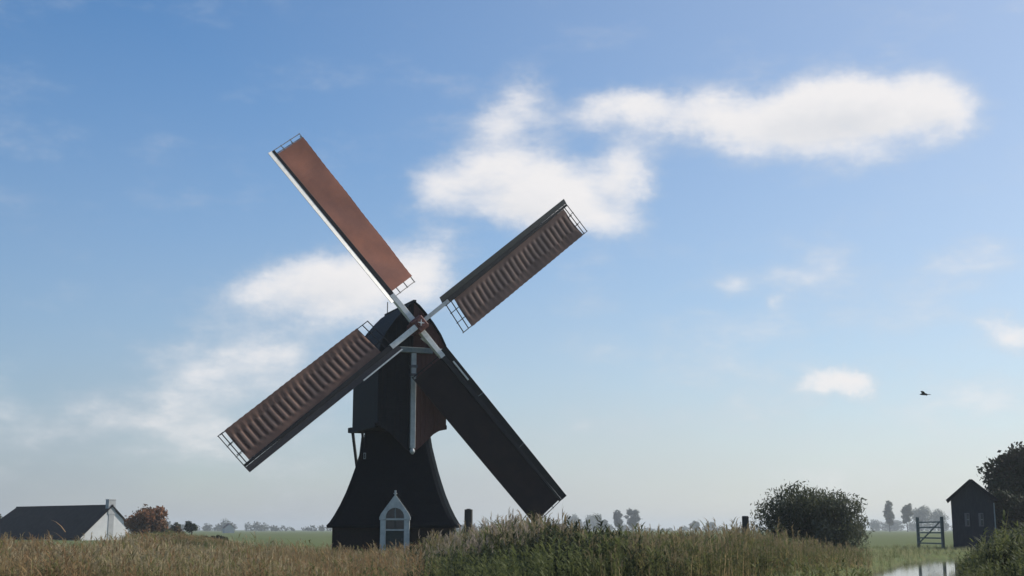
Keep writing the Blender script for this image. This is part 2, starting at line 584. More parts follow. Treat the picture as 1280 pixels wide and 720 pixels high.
# tower: square, sides flaring outwards in a hollow curve down to the eave
prof = [(7.15, 1.82), (6.5, 1.93), (5.8, 2.10), (5.1, 2.28), (4.4, 2.49), (3.7, 2.72), (3.0, 3.00), (2.4, 3.29),
        (2.0, 3.52), (1.84, 3.66)]


def ring(hw, ch):
    c = hw - ch
    return [(-c, -hw), (c, -hw), (hw, -c), (hw, c), (c, hw), (-c, hw), (-hw, c), (-hw, -c)]


mb = MB()
vs, fs = [], []
for z, hw in prof:
    vs += [(x, y, z) for x, y in ring(hw, 0.14 + 0.02 * hw)]
for i in range(len(prof) - 1):
    for k in range(8):
        fs.append((i * 8 + k, i * 8 + (k + 1) % 8, (i + 1) * 8 + (k + 1) % 8, (i + 1) * 8 + k)[::-1])
vs += [(x, y, 1.70) for x, y in ring(3.64, 0.2)]
o2 = len(prof) * 8
for k in range(8):
    fs.append((o2 - 8 + k, o2 - 8 + (k + 1) % 8, o2 + (k + 1) % 8, o2 + k)[::-1])
vs += [(x, y, 1.72) for x, y in ring(3.2, 0.2)]
for k in range(8):
    fs.append((o2 + k, o2 + (k + 1) % 8, o2 + 8 + (k + 1) % 8, o2 + 8 + k)[::-1])
fs.append(tuple(range(8)))
mb.add(vs, fs)
tower = mb.build('tower', M['thatch'], mill)
tower['label'] = 'black tower flaring outwards towards its low eave'
mb = MB()
for i in range(4):
    rot = Matrix.Rotation(i * math.pi / 2, 4, 'Z')
    mb.box(-3.34, 3.30, -3.34, -3.02, -0.15, 1.74, mat=rot)
mb.build('brick_base', M['brick'], mill)
# doorway: little white gabled front standing out of the flaring wall
DXC, DYF = 0.22, -3.80
HWD, OPN = 0.78, 0.51
mb = MB()
arch = [(-OPN, 2.15)] + [(-OPN * math.cos(a), 2.30 + 0.50 * math.sin(a)) for a in np.linspace(0, math.pi, 11)] + [(OPN, 2.15)]
apex, sh = 3.55, 2.34
left = [(-HWD - .09, sh - .22), (-HWD - .09, sh), (0, apex)]
# gable board split in two halves round the arch
for s in (-1, 1):
    a = [(s * q[0], q[1]) for q in arch[:7]]
    poly_out = [(s * (-HWD - .09), 2.13), (s * (-HWD - .09), sh + .02), (0, apex)]
    inner = [(s * q[0], q[1]) for q in arch[:7]]
    # strip quads between outline and arch
    outl = []
    for k in range(7):
        f = k / 6
        if f < .25:
            outl.append((s * (-HWD - .09), 2.13 + (sh - 2.11) * f / .25))
        else:
            g = (f - .25) / .75
            outl.append((s * (-HWD - .09) * (1 - g), sh + .02 + (apex - sh - .02) * g))
    for k in range(6):
        q = [outl[k], outl[k + 1], inner[k + 1], inner[k]]
        if s > 0:
            q = q[::-1]
        mb.prism([(x + DXC, z) for x, z in q], DYF - .06, DYF + .12)
fr = mb.build('door_gable', M['grey_white'], mill)
for s in (-1, 1):
    m2 = MB()
    m2.box(DXC + s * (OPN + .155) - .155, DXC + s * (OPN + .155) + .155, DYF - .02, DYF + .16, 0, 2.13)
    m2.build('door_post', M['grey_white'], mill, bevel=.01)
m2 = MB()
m2.box(DXC - .05, DXC + .05, DYF - .05, DYF + .06, apex - .03, apex + .22)
m2.box(DXC - .09, DXC + .09, DYF - .08, DYF + .09, apex + .02, apex + .07)
m2.build('finial', M['grey_white'], fr)
m2 = MB()
m2.box(DXC - OPN, DXC + OPN, DYF + .03, DYF + .12, 2.12, 2.22)
m2.build('transom', M['grey_white'], fr)
m2 = MB()
m2.box(DXC - OPN, DXC + OPN, DYF + .03, DYF + .12, 1.54, 1.62)
m2.build('door_rail', M['grey_white'], fr)
m2 = MB()
m2.prism([(DXC - OPN, 2.20)] + [(x + DXC, z) for x, z in arch[1:-1]] + [(DXC + OPN, 2.20)], DYF + .09, DYF + .11)
m2.build('fanlight_pane', M['glass'], fr)
for x in (-.02,):
    m2 = MB()
    m2.box(DXC - .025, DXC + .025, DYF + .05, DYF + .088, 2.22, 2.78)
    m2.build('glazing_bar', M['greypaint'], fr)
for k in (0, 1):
    m2 = MB()
    m2.box(DXC - OPN + .03 + k * OPN, DXC + k * OPN - .03 + 0, DYF + .10, DYF + .12, 1.62, 2.12)
    m2.build('glass_pane', M['glass'], fr)
dm = MB()
dm.box(DXC - OPN, DXC + OPN, DYF + .12, DYF + .17, 0, 2.12)
door = dm.build('door', M['door'], mill)
for k in range(4):
    d2 = MB()
    x0 = DXC - OPN + .03 + k * (2 * OPN - .06) / 4
    d2.box(x0 + .01, x0 + .24, DYF + .095, DYF + .118, .06, 1.52)
    d2.build('door_board', M['door'], door)
d2 = MB()
d2.box(DXC + .38, DXC + .42, DYF + .03, DYF + .094, .98, 1.12)
d2.build('door_handle', M['iron'], door)
# dormer cheeks and roof running back into the tower
dr = MB()
for s in (-1, 1):
    a = Vector((DXC, DYF + .10, apex - .05))
    e = Vector((DXC + s * (HWD + .12), DYF + .10, sh - .06))
    b = Vector((DXC, DYF + 1.75, apex - .05))
    f = Vector((DXC + s * (HWD + .12), DYF + 1.2, sh - .06))
    off = Vector((s * .04, 0, .06))
    dr.add([a, e, f, b, a + off, e + off, f + off, b + off],
           [(0, 1, 2, 3), (7, 6, 5, 4), (0, 4, 5, 1), (1, 5, 6, 2), (2, 6, 7, 3), (3, 7, 4, 0)])
dr.build('door_roof', M['thatch'], mill)
for s in (-1, 1):
    dr = MB()
    dr.box(DXC + s * HWD - .05, DXC + s * HWD + .05, DYF + .17, DYF + 1.2, 0, 2.30)
    dr.build('door_cheek', M['tar'], mill)

# upper house
house_rot = Matrix.Rotation(YAW, 4, 'Z')
W2, FR, BK = 2.10, -2.45, 2.70
ZB, ZE = 7.55, 11.7
gprof = [(W2, ZE), (1.95, 12.25), (1.62, 12.9), (1.16, 13.55), (.66, 14.15), (.28, 14.55), (0, 14.78)]
hm = MB()
poly = [(W2, ZB), *gprof, *[(-x, z) for x, z in gprof[-2::-1]], (-W2, ZB)]
hm.prism([(x * .985, min(z, 14.70)) for x, z in poly], FR + .02, BK)
house = hm.build('house', M['tar'], mill)
house.matrix_local = house_rot
# front wall with its tapering beard, in vertical boards
half_at = lambda x: np.interp(abs(x), [0, .28, .66, 1.16, 1.62, 1.95, 2.10], [14.74, 14.55, 14.15, 13.55, 12.9, 12.25, 11.7])
low_at = lambda x: np.interp(abs(x), [0, .35, .85, 1.4, 2.1], [6.05, 6.12, 6.62, 7.12, 7.45])
nb = 16
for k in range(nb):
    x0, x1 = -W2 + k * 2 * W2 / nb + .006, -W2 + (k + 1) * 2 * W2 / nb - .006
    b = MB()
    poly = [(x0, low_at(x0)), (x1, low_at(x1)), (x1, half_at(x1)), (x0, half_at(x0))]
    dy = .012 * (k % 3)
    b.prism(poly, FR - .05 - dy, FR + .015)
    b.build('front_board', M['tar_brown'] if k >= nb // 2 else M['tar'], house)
# roof skins
rp = gprof
rf = MB()
for s in (-1, 1):
    for (xa, za), (xb, zb) in zip(rp[:-1], rp[1:]):
        q = [(s * (xa + .05), za), (s * (xb + .05 * (xb > 0)), zb), (s * xb, zb - .08), (s * xa, za - .08)]
        q = [(x, z + .04) for x, z in q]
        if s > 0:
            q = q[::-1]
        rf.prism(q, FR - .22, BK + .2)
rf.box(-.09, .09, FR - .24, BK + .22, 14.76, 14.88)
rf.build('roof', M['tar'], house)
# side sills
for s in (-1, 1):
    b = MB()
    b.box(s * W2 - .1, s * W2 + .1, FR + .1, BK + .15, ZB - .18, ZB + .06)
    b.build('side_sill', M['tar'], house)
b = MB()
b.box(-2.2, 2.2, BK - .1, BK + .5, ZB - .14, ZB + .16)
b.build('rear_step', M['tar'], house)
# weather beam and the long post below it
b = MB()
b.box(-1.02, 1.14, FR - .30, FR - .09, 11.74, 12.06)
b.build('weather_beam', M['greypaint'], house, bevel=.02)
b = MB()
b.box(-.15, .15, FR - .24, FR - .08, 6.2, 11.735)
cp = b.build('front_post', M['grey_white'], house, bevel=.02)
b = MB()
b.tube([(0, FR - .16, 6.19), (0, FR - .16, 6.05), (0, FR - .16, 5.98), (0, FR - .16, 5.86)], [.10, .16, .15, .05], 8)
b.build('post_finial', M['grey_white'], cp)
for z in (10.95, 10.45):
    b = MB()
    b.box(-.20, .20, FR - .29, FR - .07, z - .08, z + .08)
    b.build('post_collar', M['iron'], cp)
b = MB()
b.tube([(0, BK - .1, 14.7), (0, BK - .1, 15.6)], .035, 6)
b.build('lightning_rod', M['rod'], house)
# white ledge under the shaft, on the right of the beam
b = MB()
b.bar((.35, FR - .55, 12.62), (1.55, FR - .18, 11.92), .10, .20)
b.bar((1.45, FR - .16, 11.96), (1.92, FR - .16, 11.96), .10, .22)
b.build('shaft_brace', M['white'], house)

# windshaft and poll end
nvec = Vector((math.sin(YAW) * math.cos(TILT), -math.cos(YAW) * math.cos(TILT), math.sin(TILT)))
rvec = Vector((math.cos(YAW), math.sin(YAW), 0))
uvec = nvec.cross(rvec).normalized()
HL = HUB - BASE
b = MB()
b.tube([(0, 0, -3.2), (0, 0, -.2)], [.30, .34], 12)
ws = b.build('windshaft', M['red'], mill)


def frame(x, y, z, o):
    m = Matrix.Identity(4)
    for i, a in enumerate((x, y, z)):
        for k in range(3):
            m[k][i] = a[k]
    m.translation = o
    return m


ws.matrix_local = frame(rvec, uvec, nvec, HL)
b = MB()
b.box(-.38, .38, -.38, .38, -.80, .26)
b.box(-.44, .44, -.44, .44, -.12, .02)
pe = b.build('poll_end', M['red'], mill, bevel=.06)
pe.matrix_local = frame(rvec, uvec, nvec, HL) @ Matrix.Rotation(PHI, 4, 'Z')
b = MB()
b.tube([(0, 0, .26), (0, 0, .33)], [.26, .24], 12)
b.build('poll_ring', M['red'], pe)
b = MB()
for k in range(4):
    a = k * math.pi / 2 + math.pi / 4
    b.bar((0, 0, .35 + .002 * k), (.20 * math.cos(a), .20 * math.sin(a), .35 + .002 * k), .08, .03, up=(0, 0, 1), w2=.02)
b.build('poll_star', M['white'], pe)

# sails ------------------------------------------------------------
LI, LO = 2.15, 12.90         # lattice from .. to
CI, CO = 2.75, 12.72         # cloth from .. to
LW = 2.10                    # lattice width
NR = 27


def weave(x):
    f = (x - LI) / (LO - LI)
    return R(15 - 11 * f)


rung_me = {}


def make_sail(k, label, cloth, board, white_edge, zoff, bulge, bw=.58, lat='lattice', root=.345, CO=CO, CI=CI):
    """k = quarter turn; local axes: x outwards, y leading side, z towards the wind"""
    th = PHI + k * math.pi / 2
    e = rvec * math.cos(th) + uvec * math.sin(th)
    l = -rvec * math.sin(th) + uvec * math.cos(th)
    fm = frame(e, l, nvec, HL + nvec * zoff)
    b = MB()
    b.bar((2.05, 0, 0), (RAD, 0, 0), .30, .26, up=(0, 0, 1), w2=.15, h2=.15)
    st = b.build('sail_stock', M['stock'], mill, bevel=.015)
    st.matrix_local = fm
    st['label'] = label
    b = MB()
    b.bar((-.2, 0, 0), (2.35, 0, 0), root, root * .9, up=(0, 0, 1), w2=min(root, .31), h2=.275)
    b.build('stock_root', M['white'] if k != 0 else M['grey_white'], st, bevel=.015)
    # rungs
    for i in range(NR):
        x = LI + (LO - LI) * i / (NR - 1)
        if lat not in rung_me:
            b = MB()
            b.box(-.025, .025, -LW, .12, -.02, .02)
            ro = b.build('rung', M[lat], st)
            rung_me[lat] = ro.data
        else:
            ro = bpy.data.objects.new('rung', rung_me[lat])
            col.objects.link(ro)
            ro.parent = st
        ro.location = (x, 0, -.06)
        ro.rotation_euler = (weave(x), 0, 0)
    # long battens
    for s in (LW - .02, LW * .66, LW * .33):
        b = MB()
        xs = np.linspace(LI - .05, LO + .12, 9)
        for xa, xb in zip(xs[:-1], xs[1:]):
            pa = (xa, -s * math.cos(weave(xa)), -s * math.sin(weave(xa)) - .10)
            pb = (xb, -s * math.cos(weave(xb)), -s * math.sin(weave(xb)) - .10)
            b.bar(pa, pb, .05, .04)
        b.build('batten', M[lat], st)
    # leading boards: three removable lengths
    cuts = [(1.95, 5.40), (5.406, 9.2), (9.206, 13.15)]
    for (xa, xb) in cuts:
        b = MB()
        n = 4
        vs, fs = [], []
        for q in range(n + 1):
            x = xa + (xb - xa) * q / n
            a = weave(x) + R(14)
            w = bw - .10 * (x - 2) / 11
            for (s, zz) in ((.10, 0.0), (.10 + w, 0.0), (.10 + w, -.03), (.10, -.03)):
                vs.append((x, s * math.cos(a) - zz * math.sin(a), s * math.sin(a) + zz * math.cos(a) + .02))
        for q in range(n):
            for c in range(4):
                fs.append((q * 4 + c, q * 4 + (c + 1) % 4, (q + 1) * 4 + (c + 1) % 4, (q + 1) * 4 + c))
        fs += [(3, 2, 1, 0), (n * 4, n * 4 + 1, n * 4 + 2, n * 4 + 3)]
        b.add(vs, fs)
        b.build('leading_board', board, st)
    if white_edge:
        xa, xb, ins = white_edge
        b = MB()
        for q in range(3):
            x0 = xa + (xb - xa) * q / 3
            x1 = xa + (xb - xa) * (q + 1) / 3
            pp = []
            for x in (x0, x1):
                a = weave(x) + R(14)
                w = bw + .11 - .10 * (x - 2) / 11 - ins
                pp.append((x, w * math.cos(a), w * math.sin(a) + .04))
            b.bar(pp[0], pp[1], .08, .07)
        b.build('edge_strip', M['white'], st)
    # cloth, slightly hollow between the rungs
    nx, ny = (NR - 1) * 4, 14
    xs = np.linspace(CI, CO, nx + 1)
    vs, fs = [], []
    step = (LO - LI) / (NR - 1)
    for x in xs:
        ph = ((x - LI) / step) % 1.0
        bag = abs(math.sin(math.pi * ph)) ** .8
        for j in range(ny + 1):
            s = .08 + (LW + .03 - .08) * j / ny
            sj = s / LW
            a = weave(x)
            z = .045 - bulge * bag * math.sin(math.pi * min(1, max(0, (sj - .18) / .74))) ** .7
            z += .02 * math.sin(x * 1.7 + s * 2.1 + k)
            se = s
            if j == ny:
                se -= .02 * (1 - math.cos(2 * math.pi * ph)) * .5
            vs.append((x, -se * math.cos(a) - z * math.sin(a), -se * math.sin(a) + z * math.cos(a)))
    for i in range(nx):
        for j in range(ny):
            q = i * (ny + 1) + j
            fs.append((q, q + 1, q + ny + 2, q + ny + 1))
    b = MB()
    b.add(vs, fs)
    b.build('sail_cloth', cloth, st, smooth=True)
    # light frame standing past the cloth at the tip
    b = MB()
    a = weave(LO)
    p0 = Vector((RAD + .0, .1, 0.02))
    p1 = Vector((RAD + .02, -LW * math.cos(a), -LW * math.sin(a)))
    b.bar(p0, p1, .04, .04)
    for q in (0.33, 0.66, 1.0):
        pm = p0.lerp(p1, q)
        b.bar(pm - Vector((.35, 0, 0)), pm + Vector((.05, 0, 0)), .035, .035)
    b.build('tip_frame', M[lat], st)
    return st



def rung_shade_cloth(name, dark, pale, lo, hi):
    """brown sailcloth with light and shade of the rungs painted in as stripes"""
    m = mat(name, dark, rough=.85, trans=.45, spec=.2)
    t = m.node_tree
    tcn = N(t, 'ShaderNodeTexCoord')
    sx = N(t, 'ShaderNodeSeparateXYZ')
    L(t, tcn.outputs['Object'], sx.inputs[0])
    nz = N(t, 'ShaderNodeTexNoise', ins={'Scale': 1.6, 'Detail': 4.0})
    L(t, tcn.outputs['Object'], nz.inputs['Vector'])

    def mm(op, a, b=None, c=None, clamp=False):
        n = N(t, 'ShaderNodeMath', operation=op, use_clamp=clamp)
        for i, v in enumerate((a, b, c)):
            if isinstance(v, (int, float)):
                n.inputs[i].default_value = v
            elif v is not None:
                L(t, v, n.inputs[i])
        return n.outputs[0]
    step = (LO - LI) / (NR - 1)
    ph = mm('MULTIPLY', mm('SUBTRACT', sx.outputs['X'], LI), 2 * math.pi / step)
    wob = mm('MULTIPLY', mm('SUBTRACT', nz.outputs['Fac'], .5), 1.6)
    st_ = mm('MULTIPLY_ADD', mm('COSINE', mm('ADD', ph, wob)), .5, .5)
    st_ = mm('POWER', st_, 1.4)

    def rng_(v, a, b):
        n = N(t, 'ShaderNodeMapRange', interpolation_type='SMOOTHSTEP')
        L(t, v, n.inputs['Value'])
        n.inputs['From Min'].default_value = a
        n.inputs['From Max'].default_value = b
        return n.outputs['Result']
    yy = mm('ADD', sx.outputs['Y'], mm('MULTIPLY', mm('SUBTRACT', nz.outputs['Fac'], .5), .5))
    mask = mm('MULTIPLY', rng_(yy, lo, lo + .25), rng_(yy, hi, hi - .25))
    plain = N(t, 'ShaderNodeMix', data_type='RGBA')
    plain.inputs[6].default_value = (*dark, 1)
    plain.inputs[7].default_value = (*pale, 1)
    # outside the band of painted light and shade the cloth keeps an even middle tone
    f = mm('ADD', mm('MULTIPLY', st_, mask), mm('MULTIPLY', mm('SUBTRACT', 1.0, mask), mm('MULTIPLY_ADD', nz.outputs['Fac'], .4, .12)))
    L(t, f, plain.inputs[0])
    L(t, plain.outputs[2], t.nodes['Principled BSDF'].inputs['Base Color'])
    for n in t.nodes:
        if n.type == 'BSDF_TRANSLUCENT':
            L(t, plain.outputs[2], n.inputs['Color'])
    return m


M['cloth_b'] = rung_shade_cloth('rung_shade_grey_brown_sailcloth', (0.12, 0.07, 0.06), (0.52, 0.345, 0.285), -1.62, -.30)
M['cloth_c'] = rung_shade_cloth('rung_shade_brown_sailcloth', (0.10, 0.054, 0.045), (0.62, 0.37, 0.28), -1.70, -.42)
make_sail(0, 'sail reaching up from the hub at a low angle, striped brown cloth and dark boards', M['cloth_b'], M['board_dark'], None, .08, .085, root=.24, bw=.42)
make_sail(1, 'steep raised sail with smooth red brown cloth and white leading boards', M['cloth_red'], M['white'], None, -.38, .02, bw=.42, CO=12.84, CI=2.5, lat='lattice_sunlit')
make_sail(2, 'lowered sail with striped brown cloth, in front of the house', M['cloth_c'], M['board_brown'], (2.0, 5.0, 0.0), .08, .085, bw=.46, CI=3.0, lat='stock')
make_sail(3, 'lowered sail with black brown cloth ending just above the reeds', M['cloth_dark'], M['stock'], (2.9, 4.3, .25), -.38, .015, lat='stock', bw=.46, CO=13.02, CI=2.3)

# tail at the back: pole, braces, ladder and winch
tl = MB()
tl.bar((0, BK - .2, 8.6), (0, BK + 3.4, 1.1), .26, .26)
tail = tl.build('tail_pole', M['rope'], mill)
tail.matrix_local = house_rot
for s in (-1, 1):
    b = MB()
    b.bar((s * 1.95, BK + .35, ZB), (s * .2, BK + 3.15, 1.5), .15, .15)
    b.build('tail_brace', M['rope'], tail)
    b = MB()
    b.bar((s * 1.95, BK - 1.6, ZB), (s * .2, BK + 2.2, 3.4), .12, .12)
    b.build('tail_strut', M['rope'], tail)
for s in (-1, 1):
    b = MB()
    b.bar((s * .42 - .9, BK + .2, ZB), (s * .42 - .9, BK + 2.6, .9), .07, .2)
    b.build('ladder_rail', M['rope'], tail)
for i in range(18):
    f = (i + .7) / 18.5
    b = MB()
    b.box(-.42 - .9, .42 - .9, BK + .2 + 2.4 * f - .1, BK + .2 + 2.4 * f + .1, ZB - 6.65 * f - .02, ZB - 6.65 * f + .02)
    b.build('ladder_step', M['rope'], tail)
b = MB()
b.tube([(-.7, BK + 3.1, 1.35), (.7, BK + 3.1, 1.35)], .14, 8)
for k in range(4):
    a = k * math.pi / 4
    dv = Vector((0, math.cos(a), math.sin(a))) * .75
    b.bar(Vector((.6, BK + 3.1, 1.35)) - dv, Vector((.6, BK + 3.1, 1.35)) + dv, .05, .05)
b.build('winch', M['rope'], tail)
# small framed pane added for tiny pale glints on the tower's left
b = MB()
b.box(-1.80, -1.66, -2.28, -2.16, 5.6, 5.95)
wn = b.build('tower_glint', M['greypaint'], mill)
b = MB()
b.box(-1.77, -1.69, -2.295, -2.283, 5.64, 5.91)
b.build('glass_pane', M['glass'], wn)

# ------------------------------------------------------------------ stout post by the mill
def post(px, py_top, Y, w, label, lean=0.0):
    p = at(px, py_top, Y)
    z0 = float(ground_z(p.x, p.y)) - .1
    b = MB()
    n = 8
    h = p.z
    b.tube([(0, 0, 0), (lean * .5, 0, (h - z0) * .6), (lean, 0, h - z0 - .04), (lean, 0, h - z0)], [w * .52, w * .5, w * .48, w * .40], n)
    o = b.build('wooden_post', M['post'])
    o.location = (p.x, p.y, z0)
    return tag(o, label, 'post')


post(585.5, 636, 71, .46, 'stout dark wooden post standing beside the mill tower', .01)
post(932, 645, 66, .36, 'short thick dark post in the reeds beside the round willow bush', -.02)

# ------------------------------------------------------------------ farmhouse on the left
def farmhouse():
    Y = 200.0
    c = at(137, 680, Y)
    psi = R(50)
    o = empty('farmhouse', (c.x, c.y, 0), psi)
    tag(o, 'long low farmhouse with dark roof, white gable and pale chimney', 'house')
    # local: gable faces -y, house runs back along +y (to the left in view since yaw turns it)
    Wl, Wr, Lh = 5.4, 5.6, 31.0
    zr, ze = 5.1, 0.50
    b = MB()
    b.prism([(-Wl + .4, -.1), (Wr - .4, -.1), (Wr - .4, ze + .15), (0, zr - .2), (-Wl + .4, ze + .15)], 0, .35)
    b.build('gable_wall', M['plaster'], o)
    b = MB()
    b.box(-Wl + .5, Wr - .5, .36, Lh - .6, -.1, ze + .2)
    b.build('wall', M['plaster_grey'], o)
    b = MB()
    zz = .16
    hip = 3.0
    for s, w in ((-1, Wl), (1, Wr)):
        a0, a1 = (s * w, -.25, ze - .35), (0, -.25, zr)
        b0, b1 = (s * w, Lh, ze - .35), (0, Lh - hip, zr)
        q = [Vector(v) for v in (a0, a1, b1, b0)]
        up = Vector((s * .09, 0, zz))
        b.add(q + [v + up for v in q], [(0, 1, 2, 3), (7, 6, 5, 4), (0, 4, 5, 1), (1, 5, 6, 2), (2, 6, 7, 3), (3, 7, 4, 0)])
    q = [Vector(v) for v in ((-Wl, Lh, ze - .35), (Wr, Lh, ze - .35), (0, Lh - hip, zr))]
    b.add(q + [v + Vector((0, .09, zz)) for v in q], [(0, 1, 2), (5, 4, 3), (0, 3, 4, 1), (1, 4, 5, 2), (2, 5, 3, 0)])
    rf = b.build('roof', M['roof_dark'], o)
    b = MB()
    b.tube([(0, -.3, zr + .17), (0, Lh - hip + .1, zr + .17)], .14, 6)
    b.build('ridge', M['roof_dark'], rf)
    b = MB()
    b.box(-.60, .60, -.10, .75, zr - 1.2, zr + .95)
    ch = b.build('chimney', M['plaster_grey'], o)
    b = MB()
    b.box(-.63, .63, -.13, .78, zr + .95, zr + 1.10)
    b.build('chimney_cap', M['plaster_grey'], ch)
    b = MB()
    b.box(-.45, .45, -.07, -.004, 0, zr - 1.2)
    b.build('chimney_breast', M['plaster_grey'], o)
    return o


farmhouse()

# little pale house far off
c = at(287, 661, 620)
fh = empty('far_house', (c.x, c.y, 0), R(20))
tag(fh, 'tiny pale house far across the meadow', 'house')
b = MB()
b.prism([(-2.6, 0), (2.6, 0), (2.6, 2.3), (0, 4.1), (-2.6, 2.3)], 0, 8)
fh.scale = (.9, .9, 1.05)
b.build('wall', M['farwall'], fh)
b = MB()
for s in (-1, 1):
    q = [Vector(v) for v in ((s * 2.9, -.2, 2.12), (0, -.2, 4.15), (0, 8.2, 4.15), (s * 2.9, 8.2, 2.12))]
    b.add(q + [v + Vector((0, 0, .16)) for v in q], [(0, 1, 2, 3), (7, 6, 5, 4), (0, 4, 5, 1), (1, 5, 6, 2), (2, 6, 7, 3), (3, 7, 4, 0)])
b.build('roof', M['tile_red'], fh)

# ------------------------------------------------------------------ shed on the right
def shed():
    Y = 104.0
    c = at(1219, 688, Y)
    o = empty('shed', (c.x, c.y, 0), R(-19))
    tag(o, 'dark boarded shed with a pointed gable and two narrow pale windows', 'shed')
    w, ze, za, dp = 1.62, 4.0, 5.45, 5.2
    b = MB()
    b.prism([(-w + .03, -.1), (w - .03, -.1), (w - .03, ze), (0, za - .15), (-w + .03, ze)], 0, dp)
    wall = b.build('wall', M['shed_wall'], o)
    nb = 14
    for k in range(nb):
        x0 = -w + 2 * w * k / nb + .008
        x1 = -w + 2 * w * (k + 1) / nb - .008
        tp = lambda x: za - .12 - abs(x) / w * (za - ze)
        b = MB()
        b.prism([(x0, 0), (x1, 0), (x1, tp(x1)), (x0, tp(x0))], -.03 - .008 * (k % 2), -.002)
        b.build('board', M['shed_wall'], wall)
    b = MB()
    for s in (-1, 1):
        q = [Vector(v) for v in ((s * (w + .28), -.35, ze - .22), (0, -.35, za - .02), (0, dp + .3, za - .02), (s * (w + .28), dp + .3, ze - .22))]
        b.add(q + [v + Vector((0, 0, .15)) for v in q], [(0, 1, 2, 3), (7, 6, 5, 4), (0, 4, 5, 1), (1, 5, 6, 2), (2, 6, 7, 3), (3, 7, 4, 0)])
    b.build('roof', M['roof_dark'], o)
    for s in (-1, 1):
        b = MB()
        b.bar((s * (w + .30), -.37, ze - .16), (0, -.37, za + .05), .06, .24)
        b.build('barge_board', M['tar'], o)
    for x in (-.45, .60):
        b = MB()
        b.box(x - .19, x + .19, -.085, -.04, 1.85, 2.9)
        wn = b.build('window', M['iron'], o)
        b = MB()
        b.box(x - .02, x + .13, -.10, -.088, 1.93, 2.82)
        b.build('pane', M['glass'], wn)
        b = MB()
        b.box(x - .02, x + .13, -.115, -.102, 2.36, 2.40)
        b.build('glazing_bar', M['greypaint'], wn)
    b = MB()
    b.box(w - .03, w + .06, -.07, .03, .2, 3.7)
    b.build('corner_board', M['greypaint'], o)


shed()

# gate beside the shed
g0, g1 = at(1148, 672, 118), at(1182, 672, 112)
gt = empty('field_gate', (g0.x, g0.y, 0), math.atan2(g1.y - g0.y, g1.x - g0.x))
tag(gt, 'green grey barred gate with a diagonal brace beside the shed', 'gate')
gl = math.hypot(g1.x - g0.x, g1.y - g0.y)
for x in (0, gl * .9):
    b = MB()
    b.box(x - .11, x + .11, -.11, .11, -.1, 2.7)
    b.build('gate_post', M['gate'], gt)
for i in range(5):
    b = MB()
    b.box(.12, gl * .9 - .12, -.03, .03, .35 + i * .46, .47 + i * .46)
    b.build('gate_rail', M['gate'], gt)
b = MB()
b.bar((.2, -.06, .4), (gl * .9 - .2, -.06, 2.3), .12, .05, up=(0, 1, 0))
b.build('gate_brace', M['gate'], gt)

# ------------------------------------------------------------------ trees and bushes
def leaf_cloud(centres, radii, n, size, squash=0.85, aspect=0.55, shell=0.45, up=0.0):
    """diamond leaves spread through clumps -> verts, quads"""
    k = len(centres)
    vol = radii ** 2
    idx = rng.choice(k, n, p=vol / vol.sum())
    d = rng.normal(size=(n, 3))
    d /= np.linalg.norm(d, axis=1)[:, None]
    rr = shell + (1 - shell) * rng.random(n) ** 0.6
    rr *= 1 + .18 * rng.normal(size=n)
    P = centres[idx] + d * (radii[idx] * rr)[:, None] * np.array([1, 1, squash])
    a = rng.normal(size=(n, 3)) + np.array([0, 0, up])
    a /= np.linalg.norm(a, axis=1)[:, None]
    b = np.cross(a, rng.normal(size=(n, 3)))
    b /= np.linalg.norm(b, axis=1)[:, None]
    s = size * (.6 + .8 * rng.random(n))
    a = a * s[:, None]
    b = b * (s * aspect)[:, None]
    V = np.stack([P - a, P - b * .9 + a * .1, P + a, P + b * .9 + a * .1], 1).reshape(-1, 3)
    T = np.arange(4 * n).reshape(n, 4)
    return V, T, idx


def tree(name, label, cat, loc, h, cw, cd, ch, n, size, mats, group=None, trunk=0.0, lumps=16, trunk_h=None, up=0.0, aspect=.55, seed=1, flat=0.0):
    """h total height, cw/cd/ch crown half sizes, crown sits with its top at h"""
    global rng
    rng = np.random.default_rng(seed)
    o = empty(name, loc)
    tag(o, label, cat, group)
    cz = h - ch
    cs, rs = [], []
    for _ in range(lumps):
        while True:
            q = rng.uniform(-1, 1, 3)
            if q @ q < 1 and q[2] > -0.95 + flat:
                break
        f = rng.uniform(.26, .46)
        q = q * (1 - f * .85)
        cs.append((q[0] * cw, q[1] * cd, cz + q[2] * ch))
        rs.append(f * min(cw, cd, ch) * 1.15)
    cs, rs = np.array(cs), np.array(rs)
    V, T, idx = leaf_cloud(cs, rs, n, size, up=up, aspect=aspect)
    V[:, 2] = np.maximum(V[:, 2], .02)
    mi = rng.integers(0, 100, lumps)[idx] % len(mats)
    mi = np.where(rng.random(n) < .25, rng.integers(0, len(mats), n), mi)
    np_mesh('crown', V, T, mi, mats, o)
    b = MB()
    tr = trunk or max(.05, cw * .07)
    top = cz + ch * .2
    segs = 6
    pts = [Vector((.12 * cw * .3 * math.sin(i * 1.3 + seed), .1 * cw * .3 * math.cos(i * 1.7 + seed), -.15 + (top + .15) * i / segs)) for i in range(segs + 1)]
    b.tube(pts, [tr * (1.25 - .85 * i / segs) for i in range(segs + 1)], 7)
    for i in range(min(lumps, 9)):
        base = pts[2 + i % (segs - 2)]
        tip = Vector(cs[i])
        mid = base.lerp(tip, .5) + Vector((0, 0, -.08 * (tip - base).length))
        b.tube([base, mid, tip], [tr * .45, tr * .3, tr * .1], 5, cap=False)
    b.build('trunk', M['bark'], o, smooth=True)
    return o


